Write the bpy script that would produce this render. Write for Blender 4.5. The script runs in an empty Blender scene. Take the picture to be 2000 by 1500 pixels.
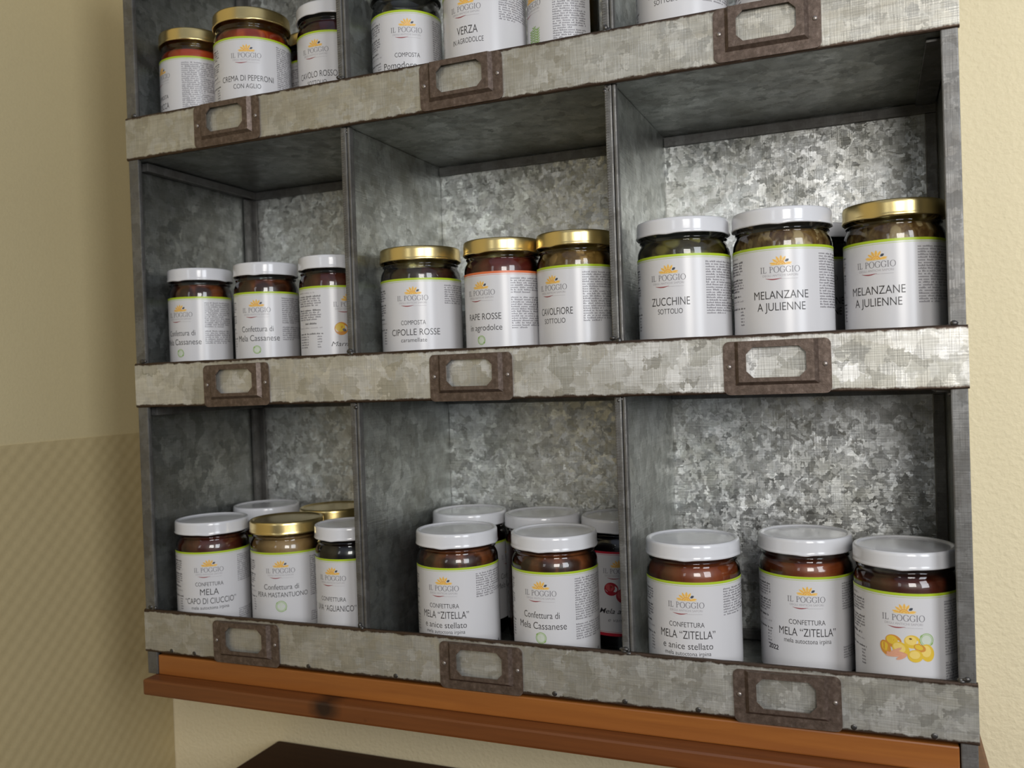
import bpy, bmesh, math, random
import numpy as np
from mathutils import Vector, Matrix
from mathutils.geometry import tessellate_polygon

random.seed(7)
scene = bpy.context.scene
COL = scene.collection
ZO = 1.147          # height of the measuring level (just under the camera) above the floor
PI = math.pi

# ------------------------------------------------------------------ camera
F_PX, YAW, PITCH, ROLL = 1726.48, 0.3890, -0.0107, -0.0339
CAM = Vector((0.6257, -0.6201, 0.0451 + ZO))
cy, sy, cp, sp, cr, sr = math.cos(YAW), math.sin(YAW), math.cos(PITCH), math.sin(PITCH), math.cos(ROLL), math.sin(ROLL)
fw = Vector((-sy*cp, cy*cp, sp)); rt = Vector((cy, sy, 0)); up = rt.cross(fw)
R = rt*cr + up*sr; U = up*cr - rt*sr
cam = bpy.data.cameras.new('camera'); cam_o = bpy.data.objects.new('camera', cam); COL.objects.link(cam_o)
m = Matrix.Identity(4)
for i in range(3):
    m[i][0] = R[i]; m[i][1] = U[i]; m[i][2] = -fw[i]; m[i][3] = CAM[i]
cam_o.matrix_world = m
cam.sensor_fit = 'HORIZONTAL'; cam.sensor_width = 36.0; cam.lens = F_PX/2000*36
cam.clip_start = 0.02; cam.clip_end = 50
cam.dof.use_dof = True; cam.dof.focus_distance = 0.66; cam.dof.aperture_fstop = 9
scene.camera = cam_o

# ------------------------------------------------------------------ light
world = bpy.data.worlds.new('world'); scene.world = world; world.use_nodes = True
wnt = world.node_tree; bg = wnt.nodes['Background']; bg.inputs[1].default_value = 1.0
wtc = wnt.nodes.new('ShaderNodeTexCoord'); wsx = wnt.nodes.new('ShaderNodeSeparateXYZ'); wrp = wnt.nodes.new('ShaderNodeValToRGB')
wnt.links.new(wtc.outputs['Generated'], wsx.inputs[0]); wnt.links.new(wsx.outputs[2], wrp.inputs[0]); wnt.links.new(wrp.outputs[0], bg.inputs[0])
wrp.color_ramp.elements[0].position = 0.0; wrp.color_ramp.elements[0].color = (0.050, 0.054, 0.066, 1)      # dim room at eye level
wrp.color_ramp.elements[1].position = 0.9; wrp.color_ramp.elements[1].color = (0.36, 0.40, 0.50, 1)         # paler towards the ceiling

def area(name, loc, target, w, h, power, color):
    l = bpy.data.lights.new(name, 'AREA'); l.shape = 'RECTANGLE'; l.size = w; l.size_y = h; l.energy = power; l.color = color
    o = bpy.data.objects.new(name, l); COL.objects.link(o); o.location = loc
    o.rotation_euler = (Vector(target) - Vector(loc)).to_track_quat('-Z', 'Y').to_euler()
    return o
area('window_daylight', (0.93, -1.12, ZO+0.32), (0.50, 0.1, ZO+0.10), 0.34, 0.50, 6.7, (1.0, 0.97, 0.93))
area('side_window_daylight', (1.62, -1.02, ZO+0.42), (0.75, 0.15, ZO+0.05), 0.45, 0.9, 10.5, (0.94, 0.98, 1.03))
area('far_window_daylight', (-0.05, -2.6, ZO+0.75), (0.35, 0.1, ZO+0.05), 0.35, 0.9, 2.5, (0.92, 0.96, 1.0))

scene.view_settings.view_transform = 'Standard'; scene.view_settings.look = 'None'
scene.view_settings.gamma = 1; scene.view_settings.use_curve_mapping = False
scene.view_settings.exposure = 0.0

# ------------------------------------------------------------------ helpers
def tag(o, label=None, cat=None, group=None, kind=None):
    if label: o['label'] = label
    if cat: o['category'] = cat
    if group: o['group'] = group
    if kind: o['kind'] = kind
    return o

def link_bm(name, bm, mats, parent=None, smooth=False):
    me = bpy.data.meshes.new(name); bm.normal_update(); bm.to_mesh(me); bm.free()
    for mt in (mats if isinstance(mats, (list, tuple)) else [mats]): me.materials.append(mt)
    if smooth:
        for p in me.polygons: p.use_smooth = True
    o = bpy.data.objects.new(name, me); COL.objects.link(o)
    if parent: o.parent = parent
    return o

def empty(name, loc=(0, 0, 0)):
    o = bpy.data.objects.new(name, None); o.empty_display_size = 0.02; COL.objects.link(o); o.location = loc
    return o

def box(bm, x0, x1, y0, y1, z0, z1, bevel=0.0, mat=0):
    vs = [bm.verts.new((x, y, z)) for x in (x0, x1) for y in (y0, y1) for z in (z0, z1)]
    idx = [(0, 1, 3, 2), (4, 6, 7, 5), (0, 4, 5, 1), (2, 3, 7, 6), (0, 2, 6, 4), (1, 5, 7, 3)]
    fs = [bm.faces.new([vs[i] for i in f]) for f in idx]
    for f in fs: f.material_index = mat
    if bevel > 0:
        es = list({e for f in fs for e in f.edges})
        bmesh.ops.bevel(bm, geom=es, offset=bevel, segments=2, affect='EDGES', profile=0.6)
    return fs

def lathe(bm, prof, n=72, mat=0, cap_bottom=False, cap_top=False):
    rings = []
    for r, z in prof:
        if r < 1e-6: rings.append([bm.verts.new((0, 0, z))])
        else: rings.append([bm.verts.new((r*math.cos(2*PI*i/n), r*math.sin(2*PI*i/n), z)) for i in range(n)])
    for a, b in zip(rings[:-1], rings[1:]):
        for i in range(n):
            j = (i+1) % n
            if len(a) == 1: f = [a[0], b[j], b[i]][::-1] if False else [a[0], b[i], b[j]]
            elif len(b) == 1: f = [a[i], b[0], a[j]]
            else: f = [a[i], b[i], b[j], a[j]]
            fc = bm.faces.new(f); fc.material_index = mat; fc.smooth = True
    bmesh.ops.recalc_face_normals(bm, faces=bm.faces[:])

# ------------------------------------------------------------------ materials
def mat_new(name):
    mt = bpy.data.materials.new(name); mt.use_nodes = True
    nt = mt.node_tree; b = nt.nodes['Principled BSDF']
    return mt, nt, b
def N(nt, t, **kw):
    n = nt.nodes.new(t)
    for k, v in kw.items():
        if k.startswith('i_'):
            key = k[2:]; key = int(key) if key.isdigit() else key.replace('_', ' ')
            n.inputs[key].default_value = v
        else: setattr(n, k, v)
    return n
def ramp(nt, src, stops):
    r = nt.nodes.new('ShaderNodeValToRGB'); el = r.color_ramp.elements
    while len(el) < len(stops): el.new(0.5)
    for e, (p, c) in zip(el, stops): e.position = p; e.color = (*c, 1) if len(c) == 3 else c
    nt.links.new(src, r.inputs[0]); return r.outputs[0]
def mix(nt, fac, a, b, blend='MIX'):
    n = nt.nodes.new('ShaderNodeMix'); n.data_type = 'RGBA'; n.blend_type = blend
    for sock, v in ((n.inputs[0], fac), (n.inputs[6], a), (n.inputs[7], b)):
        if hasattr(v, 'is_linked'): nt.links.new(v, sock)
        elif isinstance(v, (int, float)): sock.default_value = v
        else: sock.default_value = (*v, 1)
    return n.outputs[2]
def math_n(nt, op, a, b=None, clamp=False):
    n = nt.nodes.new('ShaderNodeMath'); n.operation = op; n.use_clamp = clamp
    for i, v in enumerate((a, b)):
        if v is None: continue
        if hasattr(v, 'is_linked'): nt.links.new(v, n.inputs[i])
        else: n.inputs[i].default_value = v
    return n.outputs[0]
def noise(nt, vec, scale, detail=3, rough=0.55, dist=0.0):
    n = nt.nodes.new('ShaderNodeTexNoise'); n.inputs['Scale'].default_value = scale
    n.inputs['Detail'].default_value = detail; n.inputs['Roughness'].default_value = rough; n.inputs['Distortion'].default_value = dist
    nt.links.new(vec, n.inputs['Vector']); return n
def mapping(nt, vec, scale=(1, 1, 1), loc=(0, 0, 0)):
    n = nt.nodes.new('ShaderNodeMapping'); n.inputs['Scale'].default_value = scale; n.inputs['Location'].default_value = loc
    nt.links.new(vec, n.inputs['Vector']); return n.outputs[0]
def simple(name, col, rough=0.5, metal=0.0, spec=0.5):
    mt, nt, b = mat_new(name)
    b.inputs['Base Color'].default_value = (*col, 1); b.inputs['Roughness'].default_value = rough
    b.inputs['Metallic'].default_value = metal; b.inputs['Specular IOR Level'].default_value = spec
    return mt

def galvanized(name, dark, light, grime, spangle=95, metal=0.75, rough=0.42, tilt=0.22, grime_amt=0.6, weave=0.35, edge=None, gstretch=(1, 1, 1)):
    """zinc sheet: crystal flakes with their own tilt, brushed streaks, brown grime"""
    mt, nt, b = mat_new(name)
    co = N(nt, 'ShaderNodeTexCoord').outputs['Object']
    wob = noise(nt, co, 85, 4, 0.65)
    add = N(nt, 'ShaderNodeVectorMath', operation='MULTIPLY_ADD'); nt.links.new(wob.outputs['Color'], add.inputs[0])
    add.inputs[1].default_value = (0.022, 0.022, 0.022); nt.links.new(co, add.inputs[2])
    vo = N(nt, 'ShaderNodeTexVoronoi', feature='F1'); vo.inputs['Scale'].default_value = spangle
    nt.links.new(add.outputs[0], vo.inputs['Vector'])
    vo2 = N(nt, 'ShaderNodeTexVoronoi', feature='F1'); vo2.inputs['Scale'].default_value = spangle*2.3
    nt.links.new(add.outputs[0], vo2.inputs['Vector'])
    s1 = N(nt, 'ShaderNodeSeparateColor'); nt.links.new(vo.outputs['Color'], s1.inputs[0])
    s2 = N(nt, 'ShaderNodeSeparateColor'); nt.links.new(vo2.outputs['Color'], s2.inputs[0])
    val = math_n(nt, 'ADD', math_n(nt, 'MULTIPLY', s1.outputs[0], 0.62), math_n(nt, 'MULTIPLY', s2.outputs[1], 0.38))
    base = ramp(nt, val, [(0.15, dark), (0.85, light)])
    # fine streaks both ways, like a brushed weave
    st = noise(nt, mapping(nt, co, (900, 900, 40)), 1.0, 2, 0.6)
    st2 = noise(nt, mapping(nt, co, (40, 40, 900)), 1.0, 2, 0.6)
    stv = math_n(nt, 'ADD', math_n(nt, 'MULTIPLY', st.outputs[0], 0.5), math_n(nt, 'MULTIPLY', st2.outputs[0], 0.5))
    str_c = ramp(nt, stv, [(0.36, (0.45, 0.44, 0.42)), (0.62, (1.12, 1.12, 1.1))])
    base = mix(nt, weave, base, str_c, 'MULTIPLY')
    # grime: large patches and small blots
    gco = mapping(nt, co, gstretch); g1 = noise(nt, gco, 16, 5, 0.65); g2 = noise(nt, gco, 70, 4, 0.7)
    gv = math_n(nt, 'ADD', math_n(nt, 'MULTIPLY', g1.outputs[0], 0.65), math_n(nt, 'MULTIPLY', g2.outputs[0], 0.35))
    gf = math_n(nt, 'MULTIPLY', ramp(nt, gv, [(0.42, (0, 0, 0)), (0.66, (1, 1, 1))]), grime_amt)
    base = mix(nt, gf, base, grime)
    rr = math_n(nt, 'ADD', math_n(nt, 'MULTIPLY', s2.outputs[0], 0.18), rough)
    metal_v = math_n(nt, 'SUBTRACT', metal, math_n(nt, 'MULTIPLY', gf, 0.35))
    if edge:      # rusty rub marks along the folded top and bottom edge of a rail
        z0, z1 = edge
        sx = N(nt, 'ShaderNodeSeparateXYZ'); nt.links.new(co, sx.inputs[0])
        dz = math_n(nt, 'MINIMUM', math_n(nt, 'SUBTRACT', sx.outputs[2], z0), math_n(nt, 'SUBTRACT', z1, sx.outputs[2]))
        en = noise(nt, co, 90, 4, 0.7)
        ef = math_n(nt, 'SUBTRACT', math_n(nt, 'MULTIPLY', en.outputs[0], 0.0052), dz)
        ef = math_n(nt, 'MULTIPLY', ef, 900.0, True)
        base = mix(nt, ef, base, (0.07, 0.045, 0.03))
    nt.links.new(base, b.inputs['Base Color']); nt.links.new(rr, b.inputs['Roughness']); nt.links.new(metal_v, b.inputs['Metallic'])
    geo = N(nt, 'ShaderNodeNewGeometry')
    sub = N(nt, 'ShaderNodeVectorMath', operation='SUBTRACT'); nt.links.new(vo2.outputs['Color'], sub.inputs[0]); sub.inputs[1].default_value = (0.5, 0.5, 0.5)
    ma = N(nt, 'ShaderNodeVectorMath', operation='MULTIPLY_ADD'); nt.links.new(sub.outputs[0], ma.inputs[0])
    ma.inputs[1].default_value = (tilt, tilt, tilt); nt.links.new(geo.outputs['Normal'], ma.inputs[2])
    nm = N(nt, 'ShaderNodeVectorMath', operation='NORMALIZE'); nt.links.new(ma.outputs[0], nm.inputs[0])
    bu = N(nt, 'ShaderNodeBump'); bu.inputs['Strength'].default_value = 0.25; bu.inputs['Distance'].default_value = 0.001
    nt.links.new(stv, bu.inputs['Height']); nt.links.new(nm.outputs[0], bu.inputs['Normal'])
    nt.links.new(bu.outputs[0], b.inputs['Normal'])
    return mt

GALV_BACK = galvanized('galvanized_back', (0.46, 0.465, 0.45), (0.95, 0.97, 0.97), (0.33, 0.32, 0.24), 105, 0.90, 0.34, 0.22, 0.5, 0.28)
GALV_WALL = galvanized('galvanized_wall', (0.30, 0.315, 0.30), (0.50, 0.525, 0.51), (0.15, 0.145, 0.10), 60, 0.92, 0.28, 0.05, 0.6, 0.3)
GALV_SIDE = galvanized('shaded_side_sheet', (0.20, 0.21, 0.20), (0.36, 0.375, 0.365), (0.10, 0.095, 0.065), 60, 0.92, 0.30, 0.05, 0.6, 0.3)  # darker copy of the wall sheet, putting the left compartments' shade into the colour
GALV_TRIM = galvanized('dark_steel_fold', (0.16, 0.158, 0.15), (0.23, 0.228, 0.22), (0.06, 0.045, 0.03), 70, 0.7, 0.42, 0.03, 0.5, 0.15)

# rusty brown label holders
RUST, nt, b = mat_new('rusty_brown_steel')
co = N(nt, 'ShaderNodeTexCoord').outputs['Object']
n1 = noise(nt, co, 260, 5, 0.7); n2 = noise(nt, co, 40, 3, 0.6)
c = ramp(nt, n1.outputs[0], [(0.3, (0.065, 0.046, 0.034)), (0.55, (0.15, 0.11, 0.088)), (0.75, (0.27, 0.21, 0.175))])
c = mix(nt, math_n(nt, 'MULTIPLY', n2.outputs[0], 0.5), c, (0.10, 0.062, 0.04))
nt.links.new(c, b.inputs['Base Color']); b.inputs['Metallic'].default_value = 0.45; b.inputs['Roughness'].default_value = 0.42
bu = N(nt, 'ShaderNodeBump'); bu.inputs['Strength'].default_value = 0.4; bu.inputs['Distance'].default_value = 0.0005
nt.links.new(n1.outputs[0], bu.inputs['Height']); nt.links.new(bu.outputs[0], b.inputs['Normal'])
RIVET = simple('worn_rivet_steel', (0.34, 0.30, 0.27), 0.35, 0.7)
WELD = simple('weld_steel', (0.10, 0.095, 0.09), 0.38, 0.8)

def wall_mat(name, col, col2, scale, strength, dist, pattern=None):
    mt, nt, b = mat_new(name)
    co = N(nt, 'ShaderNodeTexCoord').outputs['Object']
    n1 = noise(nt, co, scale, 4, 0.55); n2 = noise(nt, co, 5, 3, 0.5)
    f = math_n(nt, 'ADD', math_n(nt, 'MULTIPLY', n1.outputs[0], 0.5), math_n(nt, 'MULTIPLY', n2.outputs[0], 0.5))
    nt.links.new(ramp(nt, f, [(0.35, col2), (0.6, col)]), b.inputs['Base Color'])
    b.inputs['Roughness'].default_value = 0.8; b.inputs['Specular IOR Level'].default_value = 0.25
    h = n1.outputs[0]
    if pattern == 'stucco':
        n3 = noise(nt, co, scale*0.62, 2, 0.4, 0.3)
        h = math_n(nt, 'ADD', math_n(nt, 'MULTIPLY', n3.outputs[0], 0.7), math_n(nt, 'MULTIPLY', n1.outputs[0], 0.5))
    if pattern == 'weave':
        sx = N(nt, 'ShaderNodeSeparateXYZ'); nt.links.new(co, sx.inputs[0])
        a = math_n(nt, 'SINE', math_n(nt, 'MULTIPLY', sx.outputs[1], 350))
        c2 = math_n(nt, 'SINE', math_n(nt, 'MULTIPLY', sx.outputs[2], 350))
        h = math_n(nt, 'ADD', math_n(nt, 'MULTIPLY', a, c2), math_n(nt, 'MULTIPLY', n1.outputs[0], 0.4))
    bu = N(nt, 'ShaderNodeBump'); bu.inputs['Strength'].default_value = strength; bu.inputs['Distance'].default_value = dist
    nt.links.new(h, bu.inputs['Height']); nt.links.new(bu.outputs[0], b.inputs['Normal'])
    return mt
WALL_BACK = wall_mat('cream_stucco', (0.90, 0.78, 0.515), (0.87, 0.75, 0.485), 330, 0.5, 0.0022, 'stucco')
WALL_LEFT = wall_mat('beige_wallpaper', (0.63, 0.53, 0.305), (0.60, 0.50, 0.285), 420, 0.25, 0.001)
DADO = wall_mat('embossed_beige_wallpaper', (0.54, 0.435, 0.235), (0.51, 0.41, 0.215), 420, 0.26, 0.0012, 'weave')
FLOOR_M = wall_mat('stone_floor', (0.30, 0.26, 0.21), (0.24, 0.21, 0.17), 30, 0.2, 0.002)

def wood(name, c1, c2, knot, rough, spots=()):
    mt, nt, b = mat_new(name)
    co = N(nt, 'ShaderNodeTexCoord').outputs['Object']
    mp = mapping(nt, co, (3, 60, 60))
    n1 = noise(nt, mp, 1.6, 5, 0.6, 0.8); n2 = noise(nt, mapping(nt, co, (10, 260, 260)), 1.0, 3, 0.6)
    f = math_n(nt, 'ADD', math_n(nt, 'MULTIPLY', n1.outputs[0], 0.7), math_n(nt, 'MULTIPLY', n2.outputs[0], 0.3))
    c = ramp(nt, f, [(0.32, c2), (0.62, c1)])
    for (x, z, rad) in spots:
        d = N(nt, 'ShaderNodeVectorMath', operation='DISTANCE')
        nt.links.new(mapping(nt, co, (0.75, 0.15, 1.0)), d.inputs[0]); d.inputs[1].default_value = (x*0.75, 0, z)
        wv = noise(nt, co, 120, 2, 0.5)
        q = math_n(nt, 'ADD', d.outputs['Value'], math_n(nt, 'MULTIPLY', wv.outputs[0], 0.004))
        kf = N(nt, 'ShaderNodeMapRange'); kf.inputs[1].default_value = rad*0.7; kf.inputs[2].default_value = rad*1.6
        kf.inputs[3].default_value = 1; kf.inputs[4].default_value = 0; nt.links.new(q, kf.inputs[0])
        c = mix(nt, kf.outputs[0], c, knot)
    nt.links.new(c, b.inputs['Base Color']); b.inputs['Roughness'].default_value = rough
    b.inputs['Coat Weight'].default_value = 0.25; b.inputs['Coat Roughness'].default_value = 0.25
    return mt
WOOD = wood('stained_pine', (0.185, 0.058, 0.013), (0.125, 0.036, 0.008), (0.022, 0.007, 0.003), 0.42,
            [(0.2015, -0.2235, 0.0095), (0.240, -0.2290, 0.0030)])
PLANK = wood('orange_stained_plank', (0.33, 0.115, 0.022), (0.25, 0.080, 0.015), (0.03, 0.01, 0.004), 0.38)
DARKWOOD = wood('dark_brown_wood', (0.044, 0.015, 0.005), (0.030, 0.009, 0.003), (0.01, 0.005, 0.003), 0.6)
DARKWOOD.node_tree.nodes['Principled BSDF'].inputs['Coat Weight'].default_value = 0
DARKWOOD.node_tree.nodes['Principled BSDF'].inputs['Specular IOR Level'].default_value = 0.2

LID_WHITE, nt, b = mat_new('white_enamel_lid')
b.inputs['Base Color'].default_value = (0.70, 0.70, 0.72, 1); b.inputs['Roughness'].default_value = 0.16
b.inputs['Coat Weight'].default_value = 0.3; b.inputs['Coat Roughness'].default_value = 0.08
LID_GOLD, nt, b = mat_new('gold_lacquered_lid')
b.inputs['Base Color'].default_value = (0.80, 0.63, 0.28, 1); b.inputs['Metallic'].default_value = 0.95; b.inputs['Roughness'].default_value = 0.27
LID_STEEL = simple('plain_tin_lid', (0.45, 0.45, 0.42), 0.3, 0.9)

GLASS = bpy.data.materials.new('clear_jar_glass'); GLASS.use_nodes = True
nt = GLASS.node_tree; nt.nodes.clear()
out = N(nt, 'ShaderNodeOutputMaterial'); mx = N(nt, 'ShaderNodeMixShader'); tr = N(nt, 'ShaderNodeBsdfTransparent'); gl = N(nt, 'ShaderNodeBsdfGlossy')
tr.inputs[0].default_value = (0.93, 0.96, 0.94, 1); gl.inputs['Roughness'].default_value = 0.035; gl.inputs[0].default_value = (1, 1, 1, 1)
fr = N(nt, 'ShaderNodeFresnel'); fr.inputs[0].default_value = 1.55
co = N(nt, 'ShaderNodeTexCoord').outputs['Object']
wv = noise(nt, mapping(nt, co, (1, 1, 4)), 55, 2, 0.5)
bu = N(nt, 'ShaderNodeBump'); bu.inputs['Strength'].default_value = 0.05; bu.inputs['Distance'].default_value = 0.0012
nt.links.new(wv.outputs[0], bu.inputs['Height']); nt.links.new(bu.outputs[0], gl.inputs['Normal']); nt.links.new(bu.outputs[0], fr.inputs['Normal'])
nt.links.new(fr.outputs[0], mx.inputs[0]); nt.links.new(tr.outputs[0], mx.inputs[1]); nt.links.new(gl.outputs[0], mx.inputs[2]); nt.links.new(mx.outputs[0], out.inputs[0])

def food(name, base, second, third=None, scale=90, rough=0.35, chunk=True, stretch=(1, 1, 1)):
    mt, nt, b = mat_new(name)
    co = mapping(nt, N(nt, 'ShaderNodeTexCoord').outputs['Object'], stretch)
    n1 = noise(nt, co, scale, 4, 0.6, 0.8)
    c = ramp(nt, n1.outputs[0], [(0.36, base), (0.62, second)])
    if third:
        wob = noise(nt, co, scale*0.8, 2, 0.5)
        ad = N(nt, 'ShaderNodeVectorMath', operation='MULTIPLY_ADD'); nt.links.new(wob.outputs['Color'], ad.inputs[0]); ad.inputs[1].default_value = (0.012,)*3; nt.links.new(co, ad.inputs[2])
        v = N(nt, 'ShaderNodeTexVoronoi', feature='F1'); v.inputs['Scale'].default_value = scale*0.95; nt.links.new(ad.outputs[0], v.inputs['Vector'])
        s = N(nt, 'ShaderNodeSeparateColor'); nt.links.new(v.outputs['Color'], s.inputs[0])
        k = ramp(nt, s.outputs[0], [(0.45, (0, 0, 0)), (0.6, (1, 1, 1))])
        ed = ramp(nt, v.outputs['Distance'], [(0.42, (1, 1, 1)), (0.62, (0, 0, 0))])
        c = mix(nt, math_n(nt, 'MULTIPLY', k, ed), c, third)
        bu = N(nt, 'ShaderNodeBump'); bu.inputs['Strength'].default_value = 0.35; bu.inputs['Distance'].default_value = 0.002
        nt.links.new(v.outputs['Distance'], bu.inputs['Height']); bu.invert = True; nt.links.new(bu.outputs[0], b.inputs['Normal'])
    nt.links.new(c, b.inputs['Base Color']); b.inputs['Roughness'].default_value = rough
    b.inputs['Subsurface Weight'].default_value = 0.0
    return mt
FOOD = {
 'jam':     food('red_brown_jam', (0.060, 0.010, 0.005), (0.115, 0.024, 0.010), None, 60),
 'amber':   food('amber_brown_jam', (0.10, 0.022, 0.008), (0.22, 0.065, 0.02), (0.045, 0.014, 0.006), 70),
 'orange':  food('orange_brown_jam', (0.19, 0.036, 0.009), (0.28, 0.068, 0.018), None, 50),
 'pear':    food('pear_jam', (0.28, 0.165, 0.065), (0.36, 0.225, 0.09), None, 45),
 'grape':   food('black_grape_jam', (0.004, 0.003, 0.005), (0.010, 0.006, 0.008), None, 50, 0.3),
 'pepper':  food('pepper_cream', (0.40, 0.060, 0.008), (0.55, 0.115, 0.018), (0.28, 0.028, 0.005), 70),
 'pumpkin': food('pumpkin_compote', (0.42, 0.045, 0.010), (0.50, 0.075, 0.018), None, 60),
 'cabbage': food('red_cabbage', (0.030, 0.006, 0.008), (0.075, 0.010, 0.012), None, 80),
 'beet':    food('red_turnip', (0.085, 0.010, 0.006), (0.17, 0.026, 0.012), None, 50),
 'onion':   food('caramelised_onion', (0.030, 0.010, 0.006), (0.075, 0.026, 0.014), (0.05, 0.035, 0.018), 80),
 'cauli':   food('cauliflower_in_oil', (0.12, 0.06, 0.010), (0.25, 0.14, 0.033), (0.42, 0.25, 0.08), 110),
 'zucch':   food('courgettes_in_oil', (0.022, 0.014, 0.003), (0.06, 0.042, 0.008), (0.20, 0.17, 0.035), 75),
 'aub':     food('aubergine_strips', (0.085, 0.038, 0.010), (0.22, 0.13, 0.045), (0.40, 0.29, 0.145), 170, 0.35, True, (1, 1, 0.5)),
 'herb':    food('herbs_in_yellow_oil', (0.22, 0.125, 0.028), (0.30, 0.19, 0.05), (0.14, 0.11, 0.015), 50),
}

# label inks
PAPER = simple('white_gloss_paper', (0.655, 0.645, 0.652), 0.27, 0, 0.55)
INK = simple('black_ink', (0.028, 0.025, 0.026), 0.4)
GREY = simple('grey_ink', (0.16, 0.15, 0.165), 0.4)
PALE = simple('pale_grey_ink', (0.40, 0.38, 0.39), 0.4)
LIME = simple('lime_ink', (0.42, 0.56, 0.025), 0.35)
RED = simple('red_ink', (0.50, 0.025, 0.045), 0.35)
CORAL = simple('coral_ink', (0.72, 0.17, 0.06), 0.35)
ORANGE = simple('orange_ink', (0.80, 0.40, 0.08), 0.35)
YELLOW = simple('yellow_ink', (0.86, 0.58, 0.16), 0.35)
LEAFD = simple('dark_leaf_ink', (0.055, 0.065, 0.085), 0.4)
GREENB = simple('leaf_green_ink', (0.25, 0.42, 0.10), 0.4)
PALEG = simple('pale_green_ink', (0.60, 0.645, 0.54), 0.4)
BROWNR = simple('wine_ink', (0.30, 0.06, 0.07), 0.4)
APY = simple('apple_yellow_ink', (0.74, 0.50, 0.05), 0.35)
APY2 = simple('apple_light_yellow_ink', (0.83, 0.62, 0.17), 0.35)
APO = simple('apple_orange_ink', (0.62, 0.27, 0.05), 0.35)
APR = simple('apple_red_ink', (0.36, 0.02, 0.035), 0.35)
APR2 = simple('apple_light_red_ink', (0.52, 0.10, 0.10), 0.35)
SKINP = simple('peel_pink_ink', (0.72, 0.36, 0.23), 0.35)
BRN = simple('brown_ink', (0.16, 0.08, 0.02), 0.4)
INKS = [PAPER, INK, GREY, PALE, LIME, RED, CORAL, ORANGE, YELLOW, LEAFD, GREENB, PALEG, BROWNR, APY, APY2, APO, APR, APR2, SKINP, BRN]
IX = {k: i for i, k in enumerate('paper ink grey pale lime red coral orange yellow leafd green paleg wine apy apy2 apo apr apr2 skin brn'.split())}

# ------------------------------------------------------------------ text
_tc = {}
def text_tris(s, shear=0.0, bold=0.0):
    """triangles of a string, normalised so that capitals are 1 high and the baseline is 0; also its width"""
    key = (s, shear, bold)
    if key in _tc: return _tc[key]
    cu = bpy.data.curves.new('t', 'FONT'); cu.body = s; cu.size = 1.0; cu.resolution_u = 4; cu.fill_mode = 'FRONT'; cu.shear = shear; cu.offset = bold
    o = bpy.data.objects.new('t', cu); COL.objects.link(o)
    dg = bpy.context.evaluated_depsgraph_get(); me = bpy.data.meshes.new_from_object(o.evaluated_get(dg))
    vs = np.array([(v.co.x, v.co.y) for v in me.vertices]); fs = [tuple(p.vertices) for p in me.polygons]
    bpy.data.objects.remove(o); bpy.data.curves.remove(cu); bpy.data.meshes.remove(me)
    vs[:, 0] -= vs[:, 0].min(); w = vs[:, 0].max()
    cap = 0.729
    vs = vs/cap; w = w/cap
    _tc[key] = (vs, fs, w); return _tc[key]

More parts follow.
